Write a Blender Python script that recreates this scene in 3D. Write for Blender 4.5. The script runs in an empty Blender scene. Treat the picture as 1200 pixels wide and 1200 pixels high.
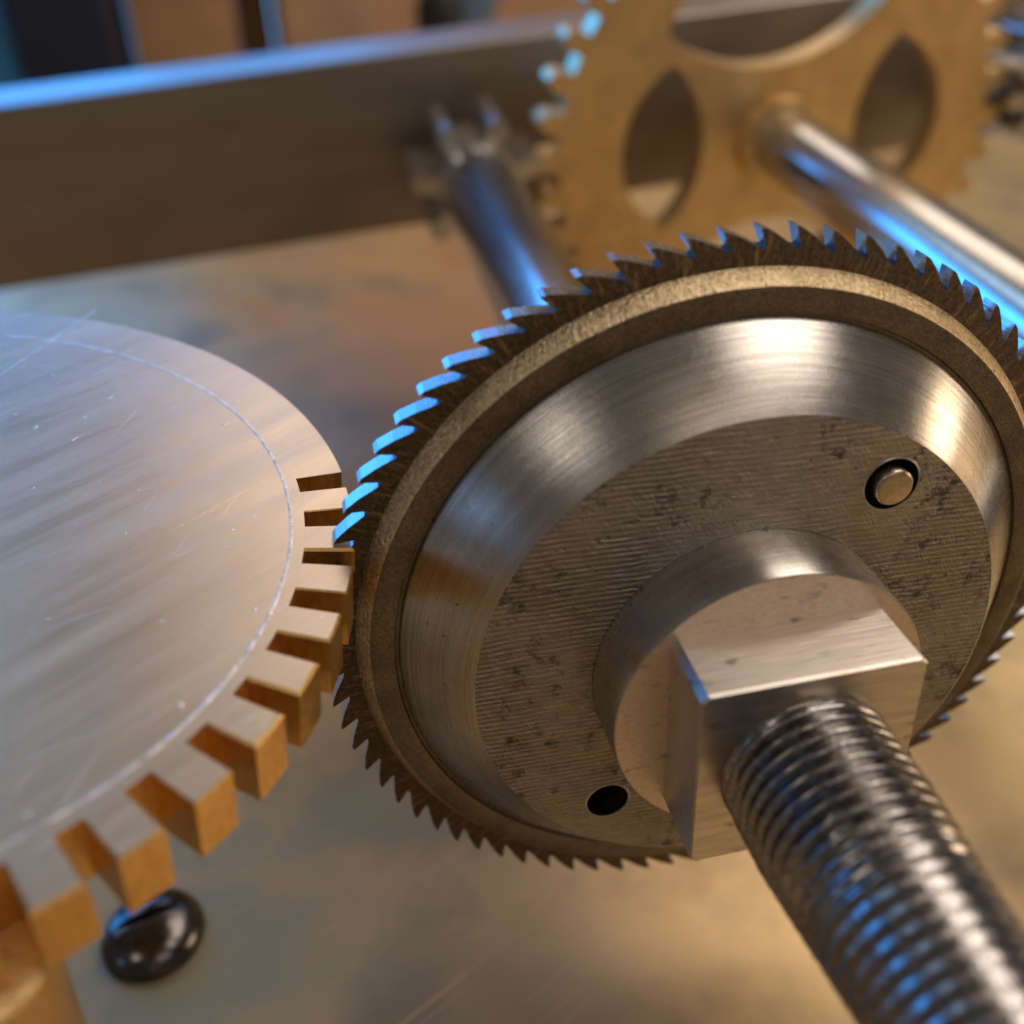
import bpy, bmesh, math, random
from mathutils import Matrix, Vector
random.seed(7)
S = 0.001                                   # all lengths below are millimetres
PI = math.pi
scene = bpy.context.scene
col = scene.collection

# ---------------------------------------------------------------- camera
M = [[0.9772360277111612, -0.14703024713400667, 0.15294395238460262],
     [-0.20801622193863495, -0.5223421537655341, 0.826975166380442],
     [-0.04170128959261607, -0.8399647497528072, -0.541036247971443]]
CAM = Vector((-22.12576432, -50.61483014, 42.77589327))
cd = bpy.data.cameras.new('camera')
cam = bpy.data.objects.new('camera', cd)
col.objects.link(cam)
rot = Matrix(((M[0][0], -M[0][1], -M[0][2]), (M[1][0], -M[1][1], -M[1][2]), (M[2][0], -M[2][1], -M[2][2])))
cam.matrix_world = Matrix.Translation(CAM * S) @ rot.to_4x4()
cd.sensor_width = 36.0
cd.lens = 36.0 * 1230.0 / 1200.0
cd.clip_start = 0.002
cd.clip_end = 20.0
cd.dof.use_dof = True
cd.dof.focus_distance = 0.063
cd.dof.aperture_fstop = cd.lens / 1.62      # a 1.6 mm pupil, as on a phone
scene.camera = cam

# ---------------------------------------------------------------- world, lamps, exposure
w = bpy.data.worlds.new('World')
scene.world = w
w.use_nodes = True
w.node_tree.nodes['Background'].inputs[0].default_value = (0.100, 0.086, 0.075, 1)
w.node_tree.nodes['Background'].inputs[1].default_value = 1.0

def area(name, direction, dist, sx, sy, power, color, target=(0, 0, 0)):
    d = bpy.data.lights.new(name, 'AREA')
    d.shape = 'RECTANGLE'; d.size = sx; d.size_y = sy; d.energy = power; d.color = color
    o = bpy.data.objects.new(name, d); col.objects.link(o)
    v = Vector(direction).normalized()
    o.location = Vector(target) * S + v * dist
    o.rotation_euler = (-v).to_track_quat('-Z', 'Y').to_euler()
    return o
area('window_light', (-0.40, 0.88, 0.25), 1.2, 1.45, 0.54, 11.0, (0.035, 0.33, 1.0))
area('bench_lamp', (0.51, 0.04, 0.84), 1.2, 1.20, 0.54, 8.0, (1.0, 0.86, 0.73))
area('back_lamp', (0.30, 0.66, 0.68), 1.3, 0.95, 0.40, 2.0, (1.0, 0.82, 0.66))
area('skylight', (-0.38, 0.62, 0.69), 1.3, 0.36, 0.36, 0.55, (0.40, 0.68, 1.0))
area('front_lamp', (0.25, -0.76, 0.60), 1.1, 0.60, 0.40, 0.75, (1.0, 0.82, 0.64))
area('side_lamp', (0.95, -0.10, 0.09), 0.9, 0.34, 0.14, 1.1, (1.0, 0.74, 0.48))
area('ceiling_spot', (-0.55, -0.50, 0.68), 1.2, 0.18, 0.24, 0.55, (1.0, 0.90, 0.78))
area('second_window', (-0.90, -0.36, 0.26), 1.4, 0.24, 0.20, 0.26, (0.25, 0.55, 1.0))

vs = scene.view_settings
vs.view_transform = 'Standard'; vs.look = 'None'; vs.exposure = 0.1; vs.gamma = 1.0
scene.cycles.use_denoising = True
scene.cycles.max_bounces = 8
scene.cycles.caustics_reflective = True
scene.cycles.blur_glossy = 0.5
scene.cycles.sample_clamp_indirect = 4.0

# ---------------------------------------------------------------- materials
class NT:
    def __init__(s, name):
        s.m = bpy.data.materials.new(name); s.m.use_nodes = True
        s.t = s.m.node_tree; s.n = s.t.nodes; s.l = s.t.links
        s.b = s.n['Principled BSDF']
        tc = s.n.new('ShaderNodeTexCoord')
        vm = s.n.new('ShaderNodeVectorMath'); vm.operation = 'SCALE'; vm.inputs[3].default_value = 1.0 / S
        s.l.new(tc.outputs['Object'], vm.inputs[0])
        s.co = vm.outputs[0]                # object coordinates in millimetres
    def put(s, sock, v):
        if hasattr(v, 'is_output') or isinstance(v, bpy.types.NodeSocket): s.l.new(v, sock)
        else: sock.default_value = v
    def math(s, op, a, b=0.0, c=0.0, clamp=False):
        n = s.n.new('ShaderNodeMath'); n.operation = op; n.use_clamp = clamp
        s.put(n.inputs[0], a); s.put(n.inputs[1], b); s.put(n.inputs[2], c)
        return n.outputs[0]
    def sep(s, v):
        n = s.n.new('ShaderNodeSeparateXYZ'); s.put(n.inputs[0], v); return n.outputs
    def comb(s, x, y, z):
        n = s.n.new('ShaderNodeCombineXYZ')
        for i, q in enumerate((x, y, z)): s.put(n.inputs[i], q)
        return n.outputs[0]
    def scale(s, sx, sy, sz, rz=0.0, v=None, ry=0.0):
        n = s.n.new('ShaderNodeMapping'); s.put(n.inputs[0], s.co if v is None else v)
        n.inputs['Rotation'].default_value = (0, ry, rz)
        n2 = s.n.new('ShaderNodeVectorMath'); n2.operation = 'MULTIPLY'
        s.l.new(n.outputs[0], n2.inputs[0]); n2.inputs[1].default_value = (sx, sy, sz)
        return n2.outputs[0]
    def noise(s, v, scale=1.0, detail=4.0, rough=0.55, dist=0.0):
        n = s.n.new('ShaderNodeTexNoise'); s.put(n.inputs['Vector'], v)
        n.inputs['Scale'].default_value = scale; n.inputs['Detail'].default_value = detail
        n.inputs['Roughness'].default_value = rough; n.inputs['Distortion'].default_value = dist
        return n.outputs[0]
    def ramp(s, v, *stops):
        n = s.n.new('ShaderNodeValToRGB'); s.put(n.inputs[0], v)
        e = n.color_ramp.elements
        while len(e) < len(stops): e.new(0.5)
        for q, (p, c) in zip(e, stops):
            q.position = p; q.color = (c, c, c, 1) if not isinstance(c, tuple) else (*c, 1)
        return n.outputs[0]
    def mix(s, f, a, b):
        n = s.n.new('ShaderNodeMix'); n.data_type = 'RGBA'
        s.put(n.inputs['Factor'], f)
        for k, q in ((6, a), (7, b)):
            s.put(n.inputs[k], (*q, 1) if isinstance(q, tuple) else q)
        return n.outputs[2]
    def bump(s, h, dist, strength=1.0, normal=None):
        n = s.n.new('ShaderNodeBump'); s.put(n.inputs['Height'], h)
        n.inputs['Strength'].default_value = strength; n.inputs['Distance'].default_value = dist * S
        if normal is not None: s.l.new(normal, n.inputs['Normal'])
        return n.outputs[0]
    def radius(s, axis):
        x, y, z = s.sep(s.co)
        a, b, ax = {'Y': (x, z, y), 'Z': (x, y, z)}[axis]
        r = s.math('SQRT', s.math('ADD', s.math('MULTIPLY', a, a), s.math('MULTIPLY', b, b)))
        return r, a, b, ax
    def turned(s, axis, freq=6.0, along=0.12, detail=5.0):
        'a value that varies quickly across the turning marks and slowly along them'
        r, a, b, ax = s.radius(axis)
        v = s.comb(s.math('MULTIPLY', r, freq), s.math('MULTIPLY', a, along), s.math('ADD', s.math('MULTIPLY', b, along), s.math('MULTIPLY', ax, freq)))
        return s.noise(v, 1.0, detail, 0.65)
    def tangent(s, axis, aniso, rot):
        t = s.n.new('ShaderNodeTangent'); t.direction_type = 'RADIAL'; t.axis = axis
        s.l.new(t.outputs[0], s.b.inputs['Tangent'])
        s.b.inputs['Anisotropic'].default_value = aniso
        s.b.inputs['Anisotropic Rotation'].default_value = rot
    def done(s, color, rough, metal=1.0, normal=None):
        s.put(s.b.inputs['Base Color'], (*color, 1) if isinstance(color, tuple) else color)
        s.put(s.b.inputs['Roughness'], rough); s.b.inputs['Metallic'].default_value = metal
        if normal is not None: s.l.new(normal, s.b.inputs['Normal'])
        return s.m

def turned_steel(name, c1, c2, rough, freq=5.0, bump=0.006, aniso=0.75):
    t = NT(name); h = t.turned('Y', freq); spots = t.noise(t.co, 0.9, 3)
    c = t.mix(t.ramp(h, (0.3, 0.0), (0.7, 1.0)), c1, c2)
    pit = t.ramp(t.noise(t.co, 2.6, 2), (0.24, 1.0), (0.29, 0.0))
    c = t.mix(pit, c, (0.12, 0.09, 0.07))
    r = t.math('ADD', t.math('MULTIPLY', spots, 0.14), rough - 0.07)
    t.tangent('Y', aniso, 0.25)
    return t.done(c, r, 1.0, t.bump(h, bump))
CONE = turned_steel('turned_steel', (0.36, 0.34, 0.325), (0.64, 0.61, 0.58), 0.27, freq=7.0, bump=0.016)
BOSS = turned_steel('turned_boss_steel', (0.40, 0.38, 0.36), (0.60, 0.57, 0.54), 0.27, freq=6.0, bump=0.01)

def grainy(name, c1, c2, rough, sc, bump):
    t = NT(name); g = t.noise(t.co, sc, 3, 0.7); big = t.noise(t.co, 0.45, 3)
    c = t.mix(t.ramp(g, (0.35, 0.0), (0.68, 1.0)), c1, c2)
    c = t.mix(t.ramp(big, (0.42, 0.0), (0.75, 0.5)), c, tuple(q * 0.55 for q in c1))
    return t.done(c, t.math('ADD', t.math('MULTIPLY', g, 0.25), rough - 0.12), 1.0, t.bump(g, bump))
RING = grainy('grained_collar', (0.13, 0.108, 0.085), (0.30, 0.25, 0.195), 0.42, 7.0, 0.04)
RIM = grainy('lamplit_collar_rim', (0.52, 0.38, 0.22), (0.95, 0.77, 0.50), 0.30, 4.0, 0.13)  # lamp reflection on the collar's sloped side, painted in as gold
RATCHET = None
def ratchet_mat():
    t = NT('oiled_dark_steel'); r, a, b, ax = t.radius('Y')
    th = t.math('ARCTAN2', b, a)
    streak = t.noise(t.comb(t.math('MULTIPLY', t.math('SINE', th), 75), t.math('MULTIPLY', t.math('COSINE', th), 75), t.math('MULTIPLY', r, 0.5)), 1.0, 3, 0.6)
    g = t.noise(t.co, 3.0, 5, 0.7)
    c = t.mix(t.ramp(g, (0.35, 0.0), (0.7, 1.0)), (0.07, 0.052, 0.036), (0.18, 0.135, 0.09))
    c = t.mix(t.ramp(streak, (0.55, 0.0), (0.72, 0.6)), c, (0.46, 0.32, 0.17))
    h = t.math('ADD', t.math('MULTIPLY', streak, 0.8), g)
    return t.done(c, t.math('ADD', t.math('MULTIPLY', g, 0.3), 0.26), 1.0, t.bump(h, 0.16))
RATCHET = ratchet_mat()
def flank_mat():
    t = NT('cut_steel_flank'); g = t.noise(t.scale(6, 1.2, 6), 1.0, 3)
    return t.done((0.44, 0.45, 0.48), t.math('ADD', t.math('MULTIPLY', g, 0.2), 0.16), 1.0, t.bump(g, 0.012))
FLANK = flank_mat()

def filed_face():
    t = NT('filed_steel_face')
    wob = t.noise(t.scale(0.25, 0.25, 0.25), 1.0, 2)
    x, y, z = t.sep(t.co)
    zz = t.math('ADD', t.math('ADD', z, t.math('MULTIPLY', x, 0.03)), t.math('MULTIPLY', wob, 0.35))
    fil = t.noise(t.comb(t.math('MULTIPLY', x, 0.55), 0.0, t.math('MULTIPLY', zz, 6.5)), 1.0, 2.5, 0.6)
    wv = t.math('SINE', t.math('MULTIPLY', zz, 2 * PI / 0.36))
    brk = t.noise(t.scale(1.4, 1, 3.0), 1.0, 3)
    amp = t.ramp(t.noise(t.scale(0.13, 0.13, 0.13), 1.0, 2), (0.36, 0.25), (0.55, 1.0))
    h = t.math('ADD', t.math('MULTIPLY', t.math('MULTIPLY', wv, brk), t.math('MULTIPLY', amp, 0.6)), t.math('MULTIPLY', fil, 1.1))
    cross = t.noise(t.scale(9, 1, 0.8, ry=0.5), 1.0, 2)
    cross2 = t.noise(t.scale(0.5, 1, 14, ry=-0.75), 1.0, 2)
    h = t.math('ADD', h, t.math('ADD', t.math('MULTIPLY', cross, 0.55), t.math('MULTIPLY', cross2, 0.5)))
    zone = t.ramp(t.noise(t.scale(.16, .16, .16), 1, 2), (0.40, 0.0), (0.62, 1.0))
    pit = t.ramp(t.math('ADD', t.noise(t.scale(0.9, 1, 1.0), 1.0, 6, 0.74), t.math('MULTIPLY', zone, 0.13)), (0.60, 0.0), (0.74, 1.0))
    speck = t.ramp(t.noise(t.scale(1.5, 1, 2.2), 1.0, 3), (0.25, 1.0), (0.31, 0.0))
    dirt = t.math('MAXIMUM', pit, speck)
    c = t.mix(t.ramp(fil, (0.30, 0.0), (0.66, 1.0)), (0.31, 0.285, 0.26), (0.47, 0.435, 0.395))
    lines = t.math('MULTIPLY', t.ramp(t.math('MULTIPLY', wv, brk), (0.20, 1.0), (0.42, 0.0)), t.math('MULTIPLY', amp, 0.55))
    c = t.mix(lines, c, (0.13, 0.095, 0.06))
    c = t.mix(t.ramp(t.math('MAXIMUM', cross, cross2), (0.58, 0.0), (0.74, 0.45)), c, (0.62, 0.57, 0.51))
    c = t.mix(t.math('MULTIPLY', dirt, 0.8), c, (0.045, 0.034, 0.025))
    h = t.math('SUBTRACT', h, t.math('MULTIPLY', dirt, 0.6))
    r = t.math('ADD', t.math('MULTIPLY', brk, 0.2), 0.33)
    return t.done(c, r, 1.0, t.bump(h, 0.085))
FACE = filed_face()

def milled(name, c1, c2, rough, sx, sy, sz, bump, rz=0.0):
    t = NT(name); h = t.noise(t.scale(sx, sy, sz, rz), 1.0, 4, 0.6); big = t.noise(t.co, 0.5, 3)
    c = t.mix(t.ramp(h, (0.3, 0.0), (0.7, 1.0)), c1, c2)
    c = t.mix(t.ramp(t.noise(t.scale(.6, .9, 1.1), 1.0, 4), (0.62, 0.0), (0.74, 0.75)), c, tuple(q * 0.35 for q in c1))
    return t.done(c, t.math('ADD', t.math('MULTIPLY', big, 0.16), rough - 0.08), 1.0, t.bump(h, bump))
SQUARE = milled('milled_square_steel', (0.52, 0.47, 0.43), (0.72, 0.66, 0.61), 0.36, 0.30, 9.0, 2.5, 0.018)
BOSSFACE = milled('faced_boss_steel', (0.62, 0.52, 0.44), (0.78, 0.66, 0.57), 0.52, 2.5, 2.5, 5.0, 0.02)
def thread_mat():
    t = NT('threaded_steel'); g = t.noise(t.co, 3.5, 4, 0.65); l = t.noise(t.scale(.5, 9, .5), 1.0, 3)
    c = t.mix(t.ramp(g, (0.3, 0.0), (0.65, 1.0)), (0.13, 0.12, 0.115), (0.40, 0.385, 0.38))
    h = t.math('ADD', g, t.math('MULTIPLY', l, 0.5))
    return t.done(c, t.math('ADD', t.math('MULTIPLY', g, 0.14), 0.13), 1.0, t.bump(h, 0.018))
THREAD = thread_mat()
POLISHED = turned_steel('polished_arbor_steel', (0.60, 0.59, 0.58), (0.74, 0.73, 0.72), 0.18, freq=3.0, bump=0.003, aniso=0.3)
def plain(name, color, rough, metal=0.0, sc=1.0, var=0.25, bump=0.0):
    t = NT(name); g = t.noise(t.co, sc, 5, 0.6)
    c = t.mix(t.ramp(g, (0.3, 0.0), (0.7, 1.0)), tuple(q * (1 - var) for q in color), tuple(min(1, q * (1 + var)) for q in color))
    return t.done(c, t.math('ADD', t.math('MULTIPLY', g, 0.12), rough - 0.06), metal, t.bump(g, bump) if bump else None)
PIN = plain('pin_steel', (0.50, 0.42, 0.30), 0.3, 1.0, 3.0, 0.2, 0.03)
HOLE = plain('hole_bore', (0.03, 0.025, 0.02), 0.6, 0.6)

def brushed_brass(name, c1, c2, rough, ang, bump=0.006, axis='flat'):
    t = NT(name)
    st = t.noise(t.scale(0.06, 6.0, 1.0, ang), 1.0, 5, 0.75)
    broad = t.noise(t.scale(0.03, 0.45, 0.3, ang), 1.0, 4, 0.6)
    scr = t.ramp(t.noise(t.scale(0.09, 5.5, 1, ang + 0.25), 1.0, 2), (0.675, 0.0), (0.75, 0.9))
    scr2 = t.ramp(t.noise(t.scale(0.05, 8.0, 1, ang - 0.5), 1.0, 2), (0.72, 0.0), (0.77, 0.8))
    scr = t.math('MAXIMUM', scr, scr2)
    nick = t.ramp(t.noise(t.scale(0.9, 1.8, 1.0, ang), 1.0, 2), (0.71, 0.0), (0.75, 1.0))
    blot = t.noise(t.scale(0.09, 0.16, 0.1, ang), 1.0, 3)
    c = t.mix(t.ramp(st, (0.25, 0.0), (0.75, 1.0)), c1, c2)
    c = t.mix(t.math('MULTIPLY', scr, 0.35), c, (0.86, 0.78, 0.70))
    c = t.mix(t.ramp(blot, (0.4, 0.0), (0.75, 0.25)), c, tuple(q * 0.72 for q in c1))
    h = t.math('ADD', t.math('ADD', st, t.math('MULTIPLY', scr, 0.5)), t.math('MULTIPLY', nick, 1.5))
    r = t.math('ADD', t.math('ADD', t.math('MULTIPLY', broad, 0.34), rough - 0.17), t.math('MULTIPLY', scr, 0.12))
    return t.done(c, r, 1.0, t.bump(h, bump))
BRASS_TOP = brushed_brass('brushed_brass', (0.67, 0.54, 0.41), (0.78, 0.65, 0.51), 0.33, math.radians(-38), 0.012)
def cut_brass():
    t = NT('cut_brass'); g = t.noise(t.scale(3, 3, 1.0), 1.0, 4, 0.65)
    c = t.mix(t.ramp(g, (0.3, 0.0), (0.7, 1.0)), (0.62, 0.36, 0.11), (0.86, 0.58, 0.24))
    return t.done(c, t.math('ADD', t.math('MULTIPLY', g, 0.2), 0.28), 1.0, t.bump(g, 0.03))
BRASS_CUT = cut_brass()
SCRIBE = plain('scribed_bright_metal', (0.74, 0.68, 0.63), 0.40, 1.0, 1.2, 0.30, 0.12)
WHEEL_BRASS = plain('worn_wheel_brass', (0.80, 0.58, 0.30), 0.38, 0.9, 0.3, 0.15, 0.02)
FLOOR_PATCHES = [(-17.0, 116.0, 18.0, 0.6, (0.16, 0.15, 0.10)), (-18.0, 24.0, 26.0, 0.85, (0.16, 0.145, 0.12)), (-36.0, 8.0, 26.0, 0.85, (0.21, 0.215, 0.165)), (-16.0, -4.0, 17.0, 0.7, (0.23, 0.18, 0.13)), (10.0, 120.0, 75.0, 0.85, (0.58, 0.31, 0.14))]  # colour patches on the sheet, fading outwards with noisy edges
def floor_mat():
    t = NT('patinated_brass_sheet')
    n1 = t.noise(t.scale(0.020, 0.020, 0.02), 1.0, 6, 0.62, 0.4)
    n2 = t.noise(t.scale(0.055, 0.055, 0.055), 1.0, 5, 0.62)
    n3 = t.noise(t.scale(0.009, 0.009, 0.01), 1.0, 3, 0.5)
    fine = t.noise(t.scale(1.3, 1.3, 1.3), 1.0, 4, 0.6)
    scr = t.ramp(t.noise(t.scale(0.03, 2.2, 1, -0.5), 1.0, 2), (0.66, 0.0), (0.71, 1.0))
    c = t.mix(t.ramp(n1, (0.35, 0.0), (0.68, 1.0)), (0.50, 0.385, 0.19), (0.74, 0.545, 0.28))
    c = t.mix(t.ramp(n2, (0.46, 0.0), (0.68, 0.8)), c, (0.22, 0.19, 0.14))
    c = t.mix(t.ramp(n3, (0.46, 0.0), (0.60, 0.5)), c, (0.58, 0.35, 0.16))
    x, y, z = t.sep(t.co)
    for sx, sy, sr, amt, cc in FLOOR_PATCHES:
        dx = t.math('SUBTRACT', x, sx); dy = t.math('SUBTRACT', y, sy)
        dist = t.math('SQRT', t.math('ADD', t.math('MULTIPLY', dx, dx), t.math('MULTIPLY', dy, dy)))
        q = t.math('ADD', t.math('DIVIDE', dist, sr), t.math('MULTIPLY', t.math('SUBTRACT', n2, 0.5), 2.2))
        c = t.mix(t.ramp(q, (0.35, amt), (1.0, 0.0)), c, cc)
    c = t.mix(t.math('MULTIPLY', scr, 0.5), c, (0.62, 0.42, 0.22))
    r = t.math('ADD', t.math('MULTIPLY', n2, 0.3), 0.28)
    return t.done(c, r, 0.6, t.bump(t.math('ADD', fine, t.math('MULTIPLY', n2, 3.0)), 0.02))
FLOOR = floor_mat()
def bar_mat():
    t = NT('dull_bar_metal')
    s = t.noise(t.scale(0.01, 0.35, 0.22), 1.0, 5, 0.6); g = t.noise(t.scale(0.04, 0.1, 0.1), 1.0, 3)
    c = t.mix(t.ramp(s, (0.3, 0.0), (0.7, 1.0)), (0.31, 0.27, 0.24), (0.41, 0.36, 0.315))
    c = t.mix(t.ramp(g, (0.45, 0.0), (0.7, 0.6)), c, (0.25, 0.215, 0.185))
    return t.done(c, t.math('ADD', t.math('MULTIPLY', s, 0.15), 0.34), 1.0, t.bump(s, 0.03))
BAR = bar_mat()
SCREW = plain('blackened_screw_steel', (0.11, 0.10, 0.10), 0.20, 1.0, 0.6, 0.3, 0.02)
NAVY = plain('navy_plastic', (0.006, 0.012, 0.035), 0.5, 0, 0.05)
BLUE = plain('blue_plastic', (0.05, 0.30, 0.70), 0.5, 0, 0.05)
SLATE = plain('slate_blue_plastic', (0.10, 0.17, 0.30), 0.5, 0, 0.05)
WOOD = plain('pale_wood', (0.55, 0.36, 0.22), 0.6, 0, 0.03)
WOOD2 = plain('tan_wood', (0.42, 0.25, 0.13), 0.6, 0, 0.03)
WALNUT = plain('dark_wood', (0.14, 0.075, 0.045), 0.6, 0, 0.03)
BOARD = plain('warm_board_wood', (0.60, 0.36, 0.22), 0.55, 0, 0.02, 0.2)
BLACK = plain('black_rubber', (0.010, 0.010, 0.012), 0.6, 0, 0.05)
PAPER = plain('pale_card', (0.62, 0.52, 0.46), 0.7, 0, 0.02, 0.1)

# ---------------------------------------------------------------- helpers
def mesh_obj(name, verts, faces, mats, parent=None, smooth=True, fmat=None, angle=35, recalc=True):
    me = bpy.data.meshes.new(name)
    me.from_pydata([(v[0] * S, v[1] * S, v[2] * S) for v in verts], [], faces)
    if recalc:
        bm = bmesh.new(); bm.from_mesh(me)
        bmesh.ops.remove_doubles(bm, verts=bm.verts, dist=1e-7)
        bmesh.ops.recalc_face_normals(bm, faces=bm.faces)
        bm.to_mesh(me); bm.free()
    for m in (mats if isinstance(mats, (list, tuple)) else [mats]): me.materials.append(m)
    if fmat and len(fmat) == len(me.polygons): me.polygons.foreach_set('material_index', fmat)
    if smooth:
        me.polygons.foreach_set('use_smooth', [True] * len(me.polygons))
        me.set_sharp_from_angle(angle=math.radians(angle))
    o = bpy.data.objects.new(name, me); col.objects.link(o)
    if parent is not None: o.parent = parent
    return o
def thing(name, label, cat, loc=(0, 0, 0), group=None, mat=None):
    o = bpy.data.objects.new(name, None); col.objects.link(o); o.empty_display_size = 0.005
    if mat is not None: o.matrix_world = mat
    else: o.location = Vector(loc) * S
    tag(o, label, cat, group); return o
def tag(o, label, cat, group=None):
    o['label'] = label; o['category'] = cat
    if group: o['group'] = group
    return o
def frame_axis(d):
    'rotation that carries local Y onto direction d'
    y = Vector(d).normalized(); x = Vector((1, 0, 0)); x = (x - y * x.dot(y)).normalized(); z = x.cross(y)
    return Matrix((x, y, z)).transposed()
def lathe(profile, n=160, axis='Y', closed=False):
    'profile of (radius, position along the axis)'
    V = []; F = []; k = len(profile)
    for i in range(n):
        a = 2 * PI * i / n; c, s = math.cos(a), math.sin(a)
        for r, h in profile: V.append((r * c, h, r * s) if axis == 'Y' else (r * c, r * s, h))
    for i in range(n):
        j = (i + 1) % n
        for q in range(k if closed else k - 1):
            p = (q + 1) % k
            F.append((i * k + q, j * k + q, j * k + p, i * k + p))
    return V, F
def merge(*parts):
    V = []; F = []
    for v, f in parts:
        b = len(V); V += list(v); F += [tuple(i + b for i in q) for q in f]
    return V, F
def disc_cap(r, h, n=160, axis='Y'):
    V = [(r * math.cos(2 * PI * i / n), h, r * math.sin(2 * PI * i / n)) if axis == 'Y' else (r * math.cos(2 * PI * i / n), r * math.sin(2 * PI * i / n), h) for i in range(n)]
    return V, [tuple(range(n))]
def box(x0, x1, y0, y1, z0, z1, bev=0.0):
    bm = bmesh.new(); bmesh.ops.create_cube(bm, size=1)
    for v in bm.verts: v.co = ((x0 + x1) / 2 + v.co.x * (x1 - x0), (y0 + y1) / 2 + v.co.y * (y1 - y0), (z0 + z1) / 2 + v.co.z * (z1 - z0))
    if bev: bmesh.ops.bevel(bm, geom=list(bm.edges), offset=bev, segments=3, profile=0.6, affect='EDGES')
    bm.verts.index_update()
    r = [tuple(v.co) for v in bm.verts], [tuple(v.index for v in f.verts) for f in bm.faces]
    bm.free(); return r
def fill_loops(loops, y):
    'planar region between closed loops of (x, z), in the plane y'
    bm = bmesh.new(); ed = []
    for lp in loops:
        vs_ = [bm.verts.new((p[0], y, p[1])) for p in lp]
        for i in range(len(vs_)): ed.append(bm.edges.new((vs_[i], vs_[(i + 1) % len(vs_)])))
    bmesh.ops.triangle_fill(bm, edges=ed, use_beauty=True)
    bm.verts.index_update()
    r = [tuple(v.co) for v in bm.verts], [tuple(v.index for v in f.verts) for f in bm.faces]
    bm.free(); return r
def circ(r, n, cx=0, cz=0): return [(cx + r * math.cos(2 * PI * i / n), cz + r * math.sin(2 * PI * i / n)) for i in range(n)]
def plate(loops, y0, y1):
    'plate with holes: both faces and every wall'
    parts = [fill_loops(loops, y0), fill_loops(loops, y1)]
    for lp in loops:
        n = len(lp)
        V = [(p[0], y0, p[1]) for p in lp] + [(p[0], y1, p[1]) for p in lp]
        parts.append((V, [(i, (i + 1) % n, n + (i + 1) % n, n + i) for i in range(n)]))
    return merge(*parts)

# ---------------------------------------------------------------- the setting: the brass sheet everything stands on
FZ = -34.0
fl = mesh_obj('base_plate', [(-1500, -1500, FZ), (1500, -1500, FZ), (1500, 1500, FZ), (-1500, 1500, FZ)], [(0, 1, 2, 3)], FLOOR, smooth=False)
fl['kind'] = 'structure'

# ---------------------------------------------------------------- the bar behind
def build_bar():
    t = thing('frame_bar', 'long dull brown metal bar crossing behind the wheels', 'metal bar', (-40, 115, 2))
    t.rotation_euler = (0, math.radians(-2.9), 0)
    mesh_obj('bar', *box(-95, 190, 0, 17, -12.6, 13.0, 0.7), BAR, t)
    for x in (-88, 180):
        z = FZ - 2 + math.tan(math.radians(-2.9)) * x
        mesh_obj('leg', *box(x - 6, x + 6, 2, 15, z, -12.8, 0.5), BAR, t)
build_bar()

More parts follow.
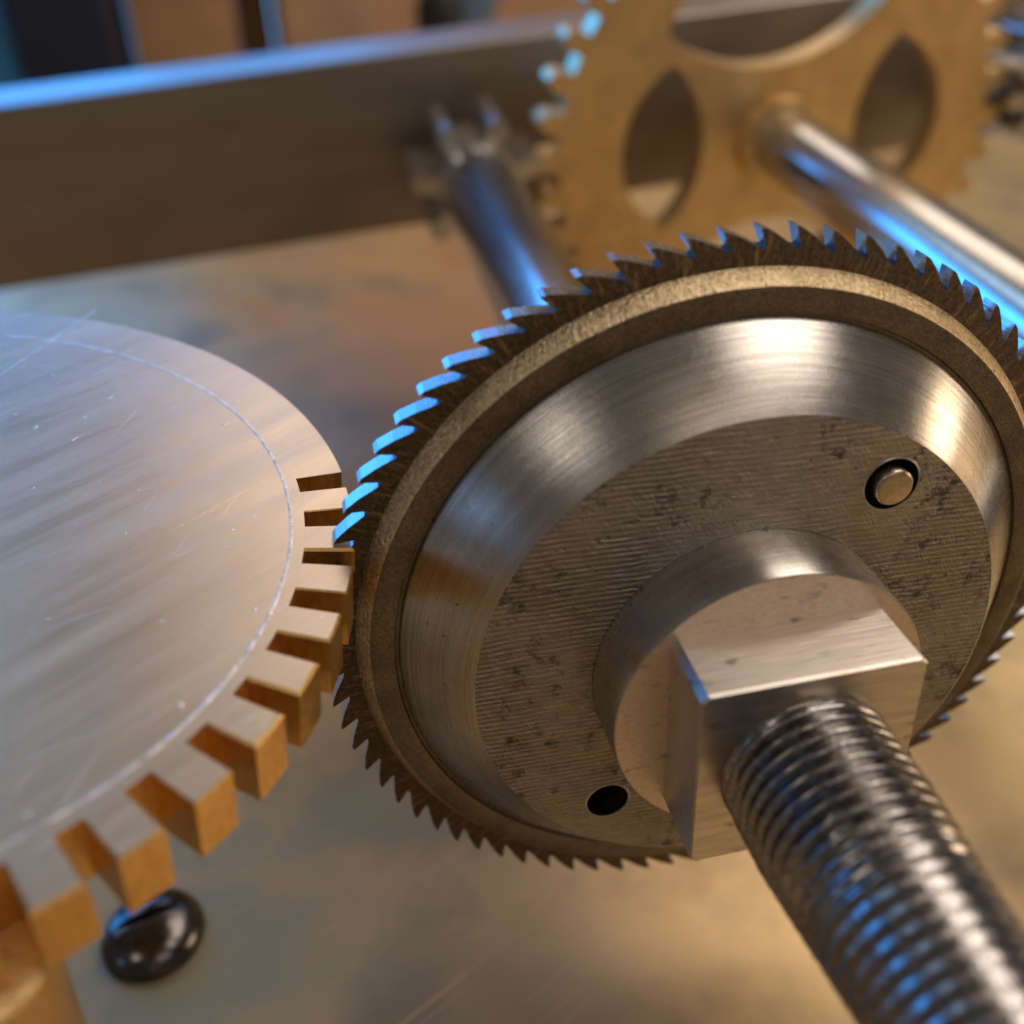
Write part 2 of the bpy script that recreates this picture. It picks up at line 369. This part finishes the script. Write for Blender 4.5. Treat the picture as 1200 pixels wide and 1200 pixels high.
# ---------------------------------------------------------------- ratchet wheel arbor
def build_ratchet():
    root = thing('ratchet_arbor', 'dark saw-toothed ratchet wheel with steel cone, square and threaded shaft end', 'ratchet wheel')
    N = 76; A0 = 0.763; T = 1.2; RR = 23.84; RT = 25.0; p = 2 * PI / N
    # the toothless web of the wheel
    wv = merge(lathe([(6.0, 0), (RR, 0), (RR, T), (6.0, T)], N * 4, closed=True))
    # align vertices with the tooth roots
    ca, sa = math.cos(A0), math.sin(A0)
    wv = ([(x * ca - z * sa, y, x * sa + z * ca) for x, y, z in wv[0]], wv[1])
    wheel = mesh_obj('ratchet_wheel', *wv, RATCHET, root)
    for k in range(N):
        a = A0 + k * p + random.uniform(-.0025, .0025); rt = RT + random.uniform(-.05, .05)
        prof = [(RR, a - 0.010), (rt - .35, a + 0.006), (rt, a + 0.012), (rt - 0.05, a - 0.002), (rt - .50, a - p * .45), (RR + 0.02, a - p * 0.985)]
        base = [(RR, a - p * (0.985 - 0.985 * i / 4)) for i in range(1, 4)]
        pts = prof + base; n = len(pts)
        V = [(r * math.cos(q), 0, r * math.sin(q)) for r, q in pts] + [(r * math.cos(q), T, r * math.sin(q)) for r, q in pts]
        F = [tuple(range(n)), tuple(range(n, 2 * n))] + [(i, (i + 1) % n, n + (i + 1) % n, n + i) for i in range(n)]
        fm = [0, 0] + [1 if i < 5 else 0 for i in range(n)]
        mesh_obj('tooth', V, F, [RATCHET, FLANK], wheel, smooth=False, fmat=fm)
    # raised collar: sloped outer side, flat front, narrow undercut at its inner edge
    cl = mesh_obj('collar', *lathe([(22.14, -1.07), (22.0, -1.10), (20.75, -1.09), (20.66, -1.05), (20.58, -0.86), (20.2, -0.86), (20.2, 0.0)], 224), RING, root)
    mesh_obj('collar_rim', *lathe([(22.9, 0.0), (22.86, -0.08), (22.27, -0.97), (22.14, -1.07)], 224), RIM, cl)
    cone = mesh_obj('cone', *lathe([(20.4, -0.5), (20.38, -1.0), (20.25, -1.2), (16.56, -5.13), (16.47, -5.17)], 224), CONE, root, angle=50)
    # filed front face with its two holes
    HX, HZ, HR = -8.35, -10.28, 1.42
    PX, PZ, PR = 8.16, 11.10, 1.66
    mesh_obj('front_face', *fill_loops([circ(16.47, 224), circ(9.39, 160), circ(HR, 48, HX, HZ), circ(PR, 48, PX, PZ)], -5.17), FACE, root, smooth=False)
    for nm, (x, z, r) in (('hole', (HX, HZ, HR)), ('pin_hole', (PX, PZ, PR))):
        v, f = merge(lathe([(r, -5.17), (r * .98, -0.6)], 48), disc_cap(r * .98, -0.6, 48))
        mesh_obj(nm, [(a + x, b, c + z) for a, b, c in v], f, HOLE, root)
        v, f = lathe([(r + .10, -5.168), (r + .05, -5.20), (r - .01, -5.185), (r - .02, -5.12)], 48)
        mesh_obj(nm + '_edge', [(a + x, b, c + z) for a, b, c in v], f, FLANK, root)
    v, f = merge(lathe([(1.16, -0.7), (1.16, -5.38), (1.08, -5.50), (0.94, -5.56)], 48), disc_cap(0.94, -5.56, 48))
    mesh_obj('pin', [(a + PX + .06, b, c + PZ - .12) for a, b, c in v], f, PIN, root)
    bs = mesh_obj('boss', *lathe([(9.37, -4.6), (9.37, -9.44), (9.33, -9.53), (9.25, -9.56)], 200), BOSS, root)
    mesh_obj('boss_face', *disc_cap(9.25, -9.56, 200), BOSSFACE, bs, smooth=False)
    # the winding square: chamfered long edges, softened front edges
    h = 6.22
    def ring_sq(q, c, y): return [(-q + c, y, q), (q - c, y, q), (q, y, q - c), (q, y, -q + c), (q - c, y, -q), (-q + c, y, -q), (-q, y, -q + c), (-q, y, q - c)]
    V = ring_sq(h, .42, -9.4) + ring_sq(h, .40, -13.98) + ring_sq(h - .10, .36, -14.15)
    F = [(r * 8 + i, r * 8 + (i + 1) % 8, r * 8 + 8 + (i + 1) % 8, r * 8 + 8 + i) for r in range(2) for i in range(8)] + [tuple(range(16, 24))]
    mesh_obj('square', V, F, SQUARE, root, smooth=False)
    # threaded end, worn smoother and thinner towards its tip
    pitch = 0.88; steps = 9; nth = 120; s0, s1 = 14.0, 40.0
    ns = int((s1 - s0) / pitch * steps); V = []
    rnd = random.Random(3)
    g = [[rnd.random() for _ in range(64)] for _ in range(64)]
    def vn(a, b):
        i, j = int(math.floor(a)), int(math.floor(b)); u, v = a - i, b - j
        u = u * u * (3 - 2 * u); v = v * v * (3 - 2 * v)
        return (g[i % 64][j % 64] * (1 - u) + g[(i + 1) % 64][j % 64] * u) * (1 - v) + (g[i % 64][(j + 1) % 64] * (1 - u) + g[(i + 1) % 64][(j + 1) % 64] * u) * v
    for i in range(ns + 1):
        s = s0 + (s1 - s0) * i / ns
        R = 4.84 if s < 19 else 4.84 - (s - 19) * 0.072
        dep = 0.66 if s < 20 else max(0.07, 0.66 - (s - 20) * 0.12)
        if s < 15.0: dep *= 0.6
        for j in range(nth):
            th = 2 * PI * j / nth
            ph = (s / pitch - th / (2 * PI)) % 1.0
            tri = abs(2 * ph - 1)
            tri = min(1.0, max(0.0, (tri - 0.16) / 0.80))
            ragged = (vn(s * 2.4, th / (2 * PI) * 32) - .5) * (0.16 if s < 15.8 else 0.04) * (1 - tri)
            r = R - dep * tri - abs(ragged) + (vn(s * .7 + 9, th / (2 * PI) * 8 % 64) - .5) * .05
            V.append((r * math.cos(th) + max(0.0, s - 17) * 0.022, -s, r * math.sin(th)))
    F = [(i * nth + j, i * nth + (j + 1) % nth, (i + 1) * nth + (j + 1) % nth, (i + 1) * nth + j) for i in range(ns) for j in range(nth)]
    F.append(tuple(ns * nth + j for j in range(nth)))
    mesh_obj('threaded_shaft', V, F, THREAD, root, angle=70)
    # the plain arbor behind the wheel, carrying a leaf pinion at the far end
    d = Vector((2.9, 104, 1.8)).normalized(); Rm = frame_axis(d)
    def rotv(v): return [tuple(Rm @ Vector(q)) for q in v]
    v, f = merge(lathe([(5.3, 0.5), (5.3, 93.5), (4.9, 94.2), (4.6, 95.0), (4.6, 110), (2.2, 110.2), (2.2, 114.8)], 72))
    sh = mesh_obj('arbor', rotv(v), f, POLISHED, root)
    v, f = lathe([(4.6, 95.2), (5.7, 95.3), (5.7, 108.4), (4.6, 108.5)], 64)
    pin = mesh_obj('pinion', rotv(v), f, POLISHED, root)
    leaves(pin, 7, 5.5, 9.6, 95.0, 109.0, 1.4, rotv, 0.30)
def leaves(parent, n, r0, r1, y0, y1, hw, fn, a0=0.0):
    for k in range(n):
        a = a0 + 2 * PI * k / n
        prof = [(r0, -hw * .8), (r1 - 1.2, -hw), (r1 - .35, -hw * .62), (r1, 0), (r1 - .35, hw * .62), (r1 - 1.2, hw), (r0, hw * .8)]
        m = len(prof); ca, sa = math.cos(a), math.sin(a)
        V = [(r * ca - q * sa, y, r * sa + q * ca) for y in (y0, y1) for r, q in prof]
        F = [tuple(range(m)), tuple(range(m, 2 * m))] + [(i, (i + 1) % m, m + (i + 1) % m, m + i) for i in range(m)]
        mesh_obj('leaf', fn(V), F, POLISHED, parent, angle=25)
build_ratchet()

# ---------------------------------------------------------------- brass wheel blank, teeth partly cut
NW = Vector((0.10538928, -0.10987171, 0.98834271)).normalized()
CW = Vector((-48.79310248, 2.96827078, 12.05522584))
U = (Vector((1, 0, 0)) - NW * NW.x).normalized(); W = NW.cross(U)
BM_ = Matrix((U, W, NW)).transposed().to_4x4(); BM_.translation = CW * S
def build_blank():
    root = thing('brass_wheel_blank', 'thick round brass blank with square teeth part cut round its near edge', 'brass wheel', mat=BM_)
    R, RI, T = 27.12, 24.25, 4.08
    D = math.radians
    pitch = D(8.0); sw = D(3.15); first = D(8.75); ncut = 22
    end = first - pitch * ncut                      # cut from `first` clockwise to here
    # outline: full radius where uncut, root radius where the slots are
    out = []
    ang = first
    n_un = 220; span = 2 * PI - pitch * ncut + 0.0
    for i in range(n_un + 1):
        a = first + (span) * i / n_un
        out.append((R * math.cos(a), R * math.sin(a)))
    a1 = first + span                               # == end + 2pi
    n_c = ncut * 6
    for i in range(n_c + 1):
        a = a1 + (pitch * ncut) * i / n_c
        out.append((RI * math.cos(a), RI * math.sin(a)))
    cap = .10
    def swap(vf): return [(x, z, y) for x, y, z in vf[0]], vf[1]
    top = swap(fill_loops([out], 0)); bot = swap(fill_loops([out], -T))
    n = len(out)
    wall = [(x, y, 0) for x, y in out] + [(x, y, -T) for x, y in out], [(i, (i + 1) % n, n + (i + 1) % n, n + i) for i in range(n)]
    V, F = merge(top, bot, wall)
    nf = len(top[1]) + len(bot[1])
    body = mesh_obj('blank', V, F, [BRASS_TOP, BRASS_CUT], root, smooth=False, fmat=[0] * nf + [1] * n)
    for k in range(ncut):
        a_hi = first - k * pitch - sw; a_lo = first - (k + 1) * pitch
        a_hi += random.uniform(-.003, .003); a_lo += random.uniform(-.003, .003)
        m = 4
        R_ = R + random.uniform(-.05, .03); outer = [(R_, a_lo + (a_hi - a_lo) * i / m) for i in range(m + 1)]
        # parallel-sided slots: the flank is a straight saw cut
        dlt = .10
        inner = [(RI - .0, a_hi + .002), (RI, a_lo - .002)]
        def ring(off, z): 
            pts = [(r - (off if r > 25 else 0), q) for r, q in outer + inner]
            am = (a_lo + a_hi) / 2
            return [(r * math.cos(am + (q - am) * (1 - off * .9)), r * math.sin(am + (q - am) * (1 - off * .9)), z) for r, q in pts]
        bv = random.uniform(.06, .15); V = ring(bv, 0) + ring(0, -bv) + ring(0, -T + .09) + ring(.09, -T); q = m + 3
        F = [tuple(range(q)), tuple(range(3 * q, 4 * q))]
        for l in range(3): F += [(l * q + i, l * q + (i + 1) % q, (l + 1) * q + (i + 1) % q, (l + 1) * q + i) for i in range(q)]
        mesh_obj('tooth', V, F, [BRASS_TOP, BRASS_CUT], body, smooth=False, fmat=[0, 0] + [1] * (3 * q))
    # scribed pitch line and a scribed radius: burnished hairlines
    hw = .115
    mesh_obj('scribed_circle', *lathe([(23.47 - hw, .004), (23.47, .02), (23.47 + hw, .004)], 360, 'Z'), SCRIBE, body)
    a = Vector((4.99, 17.46)); b = Vector((9.426, 25.2)); d = (b - a).normalized(); a = a - d * 30; b = a + d * 40.8; p = Vector((-d.y, d.x)) * .06
    mesh_obj('scribed_line', [(a.x - p.x, a.y - p.y, .006), (b.x - p.x, b.y - p.y, .006), (b.x + p.x, b.y + p.y, .006), (a.x + p.x, a.y + p.y, .006)], [(0, 1, 2, 3)], SCRIBE, body, smooth=False)
build_blank()
def build_post():
    x, y = 9.0, -23.2
    loc = CW + U * x + W * y + NW * -4.12
    m = BM_.copy(); m.translation = loc * S
    hgt = (loc.z - FZ) / NW.z + 0.5
    v, f = merge(lathe([(2.6, 0), (3.2, -.3), (3.35, -.8), (3.35, -9), (3.0, -9.3), (3.0, -10.2), (3.35, -10.5), (3.35, -hgt)], 72, 'Z'), disc_cap(2.6, 0, 72, 'Z'))
    o = mesh_obj('support_post', v, f, brushed_brass('turned_brass', (0.55, 0.36, 0.15), (0.84, 0.60, 0.32), 0.26, 0.0, 0.09))
    o.matrix_world = m
    tag(o, 'bright round brass post under the near edge of the brass blank', 'post')
build_post()

# ---------------------------------------------------------------- crossed-out brass wheel on its own arbor, behind
def build_crossed():
    H = Vector((47.0, 98.0, 4.3)); d = Vector((-2.0, 58.0, 5.2)).normalized(); Rm = frame_axis(d)
    m = Rm.to_4x4(); m.translation = H * S
    root = thing('crossed_wheel', 'brass gear wheel with open crossings on a steel arbor, blurred at the back', 'gear wheel', mat=m)
    D = math.radians
    nt = 40; ro, rr = 36.4, 33.2
    rim = circ(rr, 240)
    def window(c, half, r_in, r_out, tip):
        'lens between a rim arc and an arc bulging towards the hub'
        h = D(half); tx, ty = tip * math.cos(h), tip * math.sin(h)
        dd = (tx * tx + ty * ty - r_in * r_in) / (2 * (tx - r_in)); rho = dd - r_in
        do = (tx * tx + ty * ty - r_out * r_out) / (2 * (tx - r_out)); ro_ = r_out - do
        pts = []
        e = math.atan2(ty, tx - do)
        for i in range(15):
            q = -e + 2 * e * i / 14; pts.append((do + ro_ * math.cos(q), ro_ * math.sin(q)))
        e = math.atan2(ty, dd - tx)
        for i in range(1, 14):
            q = e - 2 * e * i / 14; pts.append((dd - rho * math.cos(q), rho * math.sin(q)))
        ca, sa = math.cos(D(c)), math.sin(D(c))
        return [(x * ca - z * sa, x * sa + z * ca) for x, z in pts]
    loops = [rim, window(180, 35, 11.6, 24.0, 20.5), window(3, 35, 11.8, 25.6, 21.5), window(96, 43, 10.4, 28.5, 24.0), window(-90, 35, 11.8, 24.0, 20.5)]
    wheel = mesh_obj('wheel', *plate(loops, -2.0, 2.0), WHEEL_BRASS, root, angle=30)
    for k in range(nt):
        a = 2 * PI * k / nt; hw = 1.35
        prof = [(rr - .05, -hw), (ro - 1.2, -hw * .95), (ro - .3, -hw * .55), (ro, 0), (ro - .3, hw * .55), (ro - 1.2, hw * .95), (rr - .05, hw)]
        q = len(prof); ca, sa = math.cos(a), math.sin(a)
        V = [(r * ca - s * sa, y, r * sa + s * ca) for y in (-1.98, 1.98) for r, s in prof]
        mesh_obj('tooth', V, [tuple(range(q)), tuple(range(q, 2 * q))] + [(i, (i + 1) % q, q + (i + 1) % q, q + i) for i in range(q)], WHEEL_BRASS, wheel, angle=25)
    mesh_obj('hub', *lathe([(4.9, -4.6), (6.2, -4.4), (6.4, -4.0), (6.4, 3.6), (4.9, 3.8)], 64), WHEEL_BRASS, root)
    mesh_obj('arbor', *merge(lathe([(2.0, 16), (4.9, 15.5), (4.9, -128)], 72), disc_cap(4.9, -128, 72)), POLISHED, root)
build_crossed()
def build_far_pinion():
    H = Vector((91.0, 102.0, 8.0)); m = Matrix.Identity(4); m.translation = H * S
    root = thing('steel_pinion', 'dark steel leaf pinion right of the crossed brass wheel, at the photo edge', 'pinion', mat=m)
    mesh_obj('arbor', *lathe([(0.3, -12), (4.0, -11.6), (4.0, 11.6), (2.0, 12), (2.0, 13.2)], 64), POLISHED, root)
    core = mesh_obj('pinion', *lathe([(4.0, -7.9), (5.8, -7.8), (5.8, 7.8), (4.0, 7.9)], 64), POLISHED, root)
    leaves(core, 10, 5.7, 9.0, -8.2, 8.2, 1.2, lambda v: v, 0.2)
build_far_pinion()

# ---------------------------------------------------------------- screw in the sheet
def build_screw():
    root = thing('round_head_screw', 'dark shiny round-headed slotted screw on the sheet below the brass teeth', 'screw', (-43.3, 10.2, FZ))
    R, H = 4.3, 2.7; V = []; F = []; n = 72; m = 18
    me = bpy.data.meshes.new('screw_head')
    v, f = merge(lathe([(R * math.sin(PI / 2 * (1 - i / m)) if i < m else 0.02, .25 + H * math.cos(PI / 2 * (1 - i / m))) for i in range(m + 1)][::1] + [], n, 'Z'), lathe([(R, .25), (R, 0), (.02, 0)], n, 'Z'))
    head = mesh_obj('head', v, f, SCREW, root, angle=40)
    cv, cf = box(-6, 6, -.45, .45, 2.3, 5)
    a = math.radians(15); cv = [(x * math.cos(a) - y * math.sin(a), x * math.sin(a) + y * math.cos(a), z) for x, y, z in cv]
    cut = mesh_obj('cutter', cv, cf, SCREW, root, smooth=False)
    mod = head.modifiers.new('slot', 'BOOLEAN'); mod.object = cut; mod.operation = 'DIFFERENCE'; mod.solver = 'EXACT'
    bpy.context.view_layer.update()
    dg = bpy.context.evaluated_depsgraph_get()
    me2 = bpy.data.meshes.new_from_object(head.evaluated_get(dg))
    head.modifiers.clear(); head.data = me2
    cm = cut.data; bpy.data.objects.remove(cut); bpy.data.meshes.remove(cm); bpy.data.meshes.remove(me)
build_screw()

# ---------------------------------------------------------------- things on the bench far behind the bar
def bench_block(name, label, cat, x, y, w_, d_, h_, mat, rz=0.0, bev=2.0, extra=None):
    root = thing(name, label, cat, (x, y, FZ)); root.rotation_euler = (0, 0, rz)
    mesh_obj('body', *box(-w_ / 2, w_ / 2, -d_ / 2, d_ / 2, 0.02, h_, bev), mat, root)
    if extra: extra(root)
    return root
def lid(mat, w_, d_, h_):
    def f(root): mesh_obj('lid', *box(-w_ / 2 - 1, w_ / 2 + 1, -d_ / 2 - 1, d_ / 2 + 1, h_ + .05, h_ + 7, 1.5), mat, root)
    return f
bench_block('storage_box', 'bright blue box at the far left behind the bar', 'box', -116, 330, 34, 40, 46, BLUE, 0.05, 3, lid(BLUE, 34, 40, 46))
bench_block('tool_case', 'very dark navy case beside the blue box behind the bar', 'case', -82, 318, 29, 40, 50, NAVY, 0.0, 3, lid(NAVY, 29, 40, 50))
bench_block('wood_block', 'tan wooden block next to the dark navy case', 'wood block', -50, 330, 31, 36, 94, WOOD2, 0.05, 1.2)
bench_block('wood_block', 'narrow dark brown wood block between the two paler blocks', 'wood block', -28.5, 342, 11, 36, 96, WALNUT, 0.0, 1.2)
bench_block('wood_block', 'pale wooden block left of the slate blue handle', 'wood block', -8, 330, 26, 36, 92, WOOD, 0.08, 1.2)
def build_handle():
    root = thing('screwdriver', 'slate blue tool handle leaning behind the bar', 'tool', (16, 318, FZ))
    root.rotation_euler = (0, math.radians(38), 0.1)
    mesh_obj('grip', *merge(lathe([(.5, 0.2), (7, 1.5), (9, 9), (8, 24), (9.5, 40), (7, 52), (3.5, 55)], 40, 'Z')), SLATE, root)
    mesh_obj('blade', *merge(lathe([(2.6, 54), (2.6, 92), (.3, 94)], 24, 'Z')), POLISHED, root)
build_handle()
def build_bottle():
    root = thing('small_bottle', 'black round bottle standing behind the bar, right of the blue handle', 'bottle', (28, 300, FZ))
    mesh_obj('body', *merge(lathe([(.3, .05), (7.4, .3), (7.6, 2), (7.6, 34), (6, 38), (3.8, 40)], 48, 'Z')), BLACK, root)
    mesh_obj('cap', *merge(lathe([(4.6, 40.1), (4.6, 49), (4.2, 50), (.3, 50)], 48, 'Z')), BLACK, root)
build_bottle()
bench_block('blocking_board', 'wide tan wooden board added across the back to block window reflections', 'board', 134, 425, 250, 10, 170, BOARD, -0.02, 1.0)  # backdrop added to hide the window from the sheet's reflections
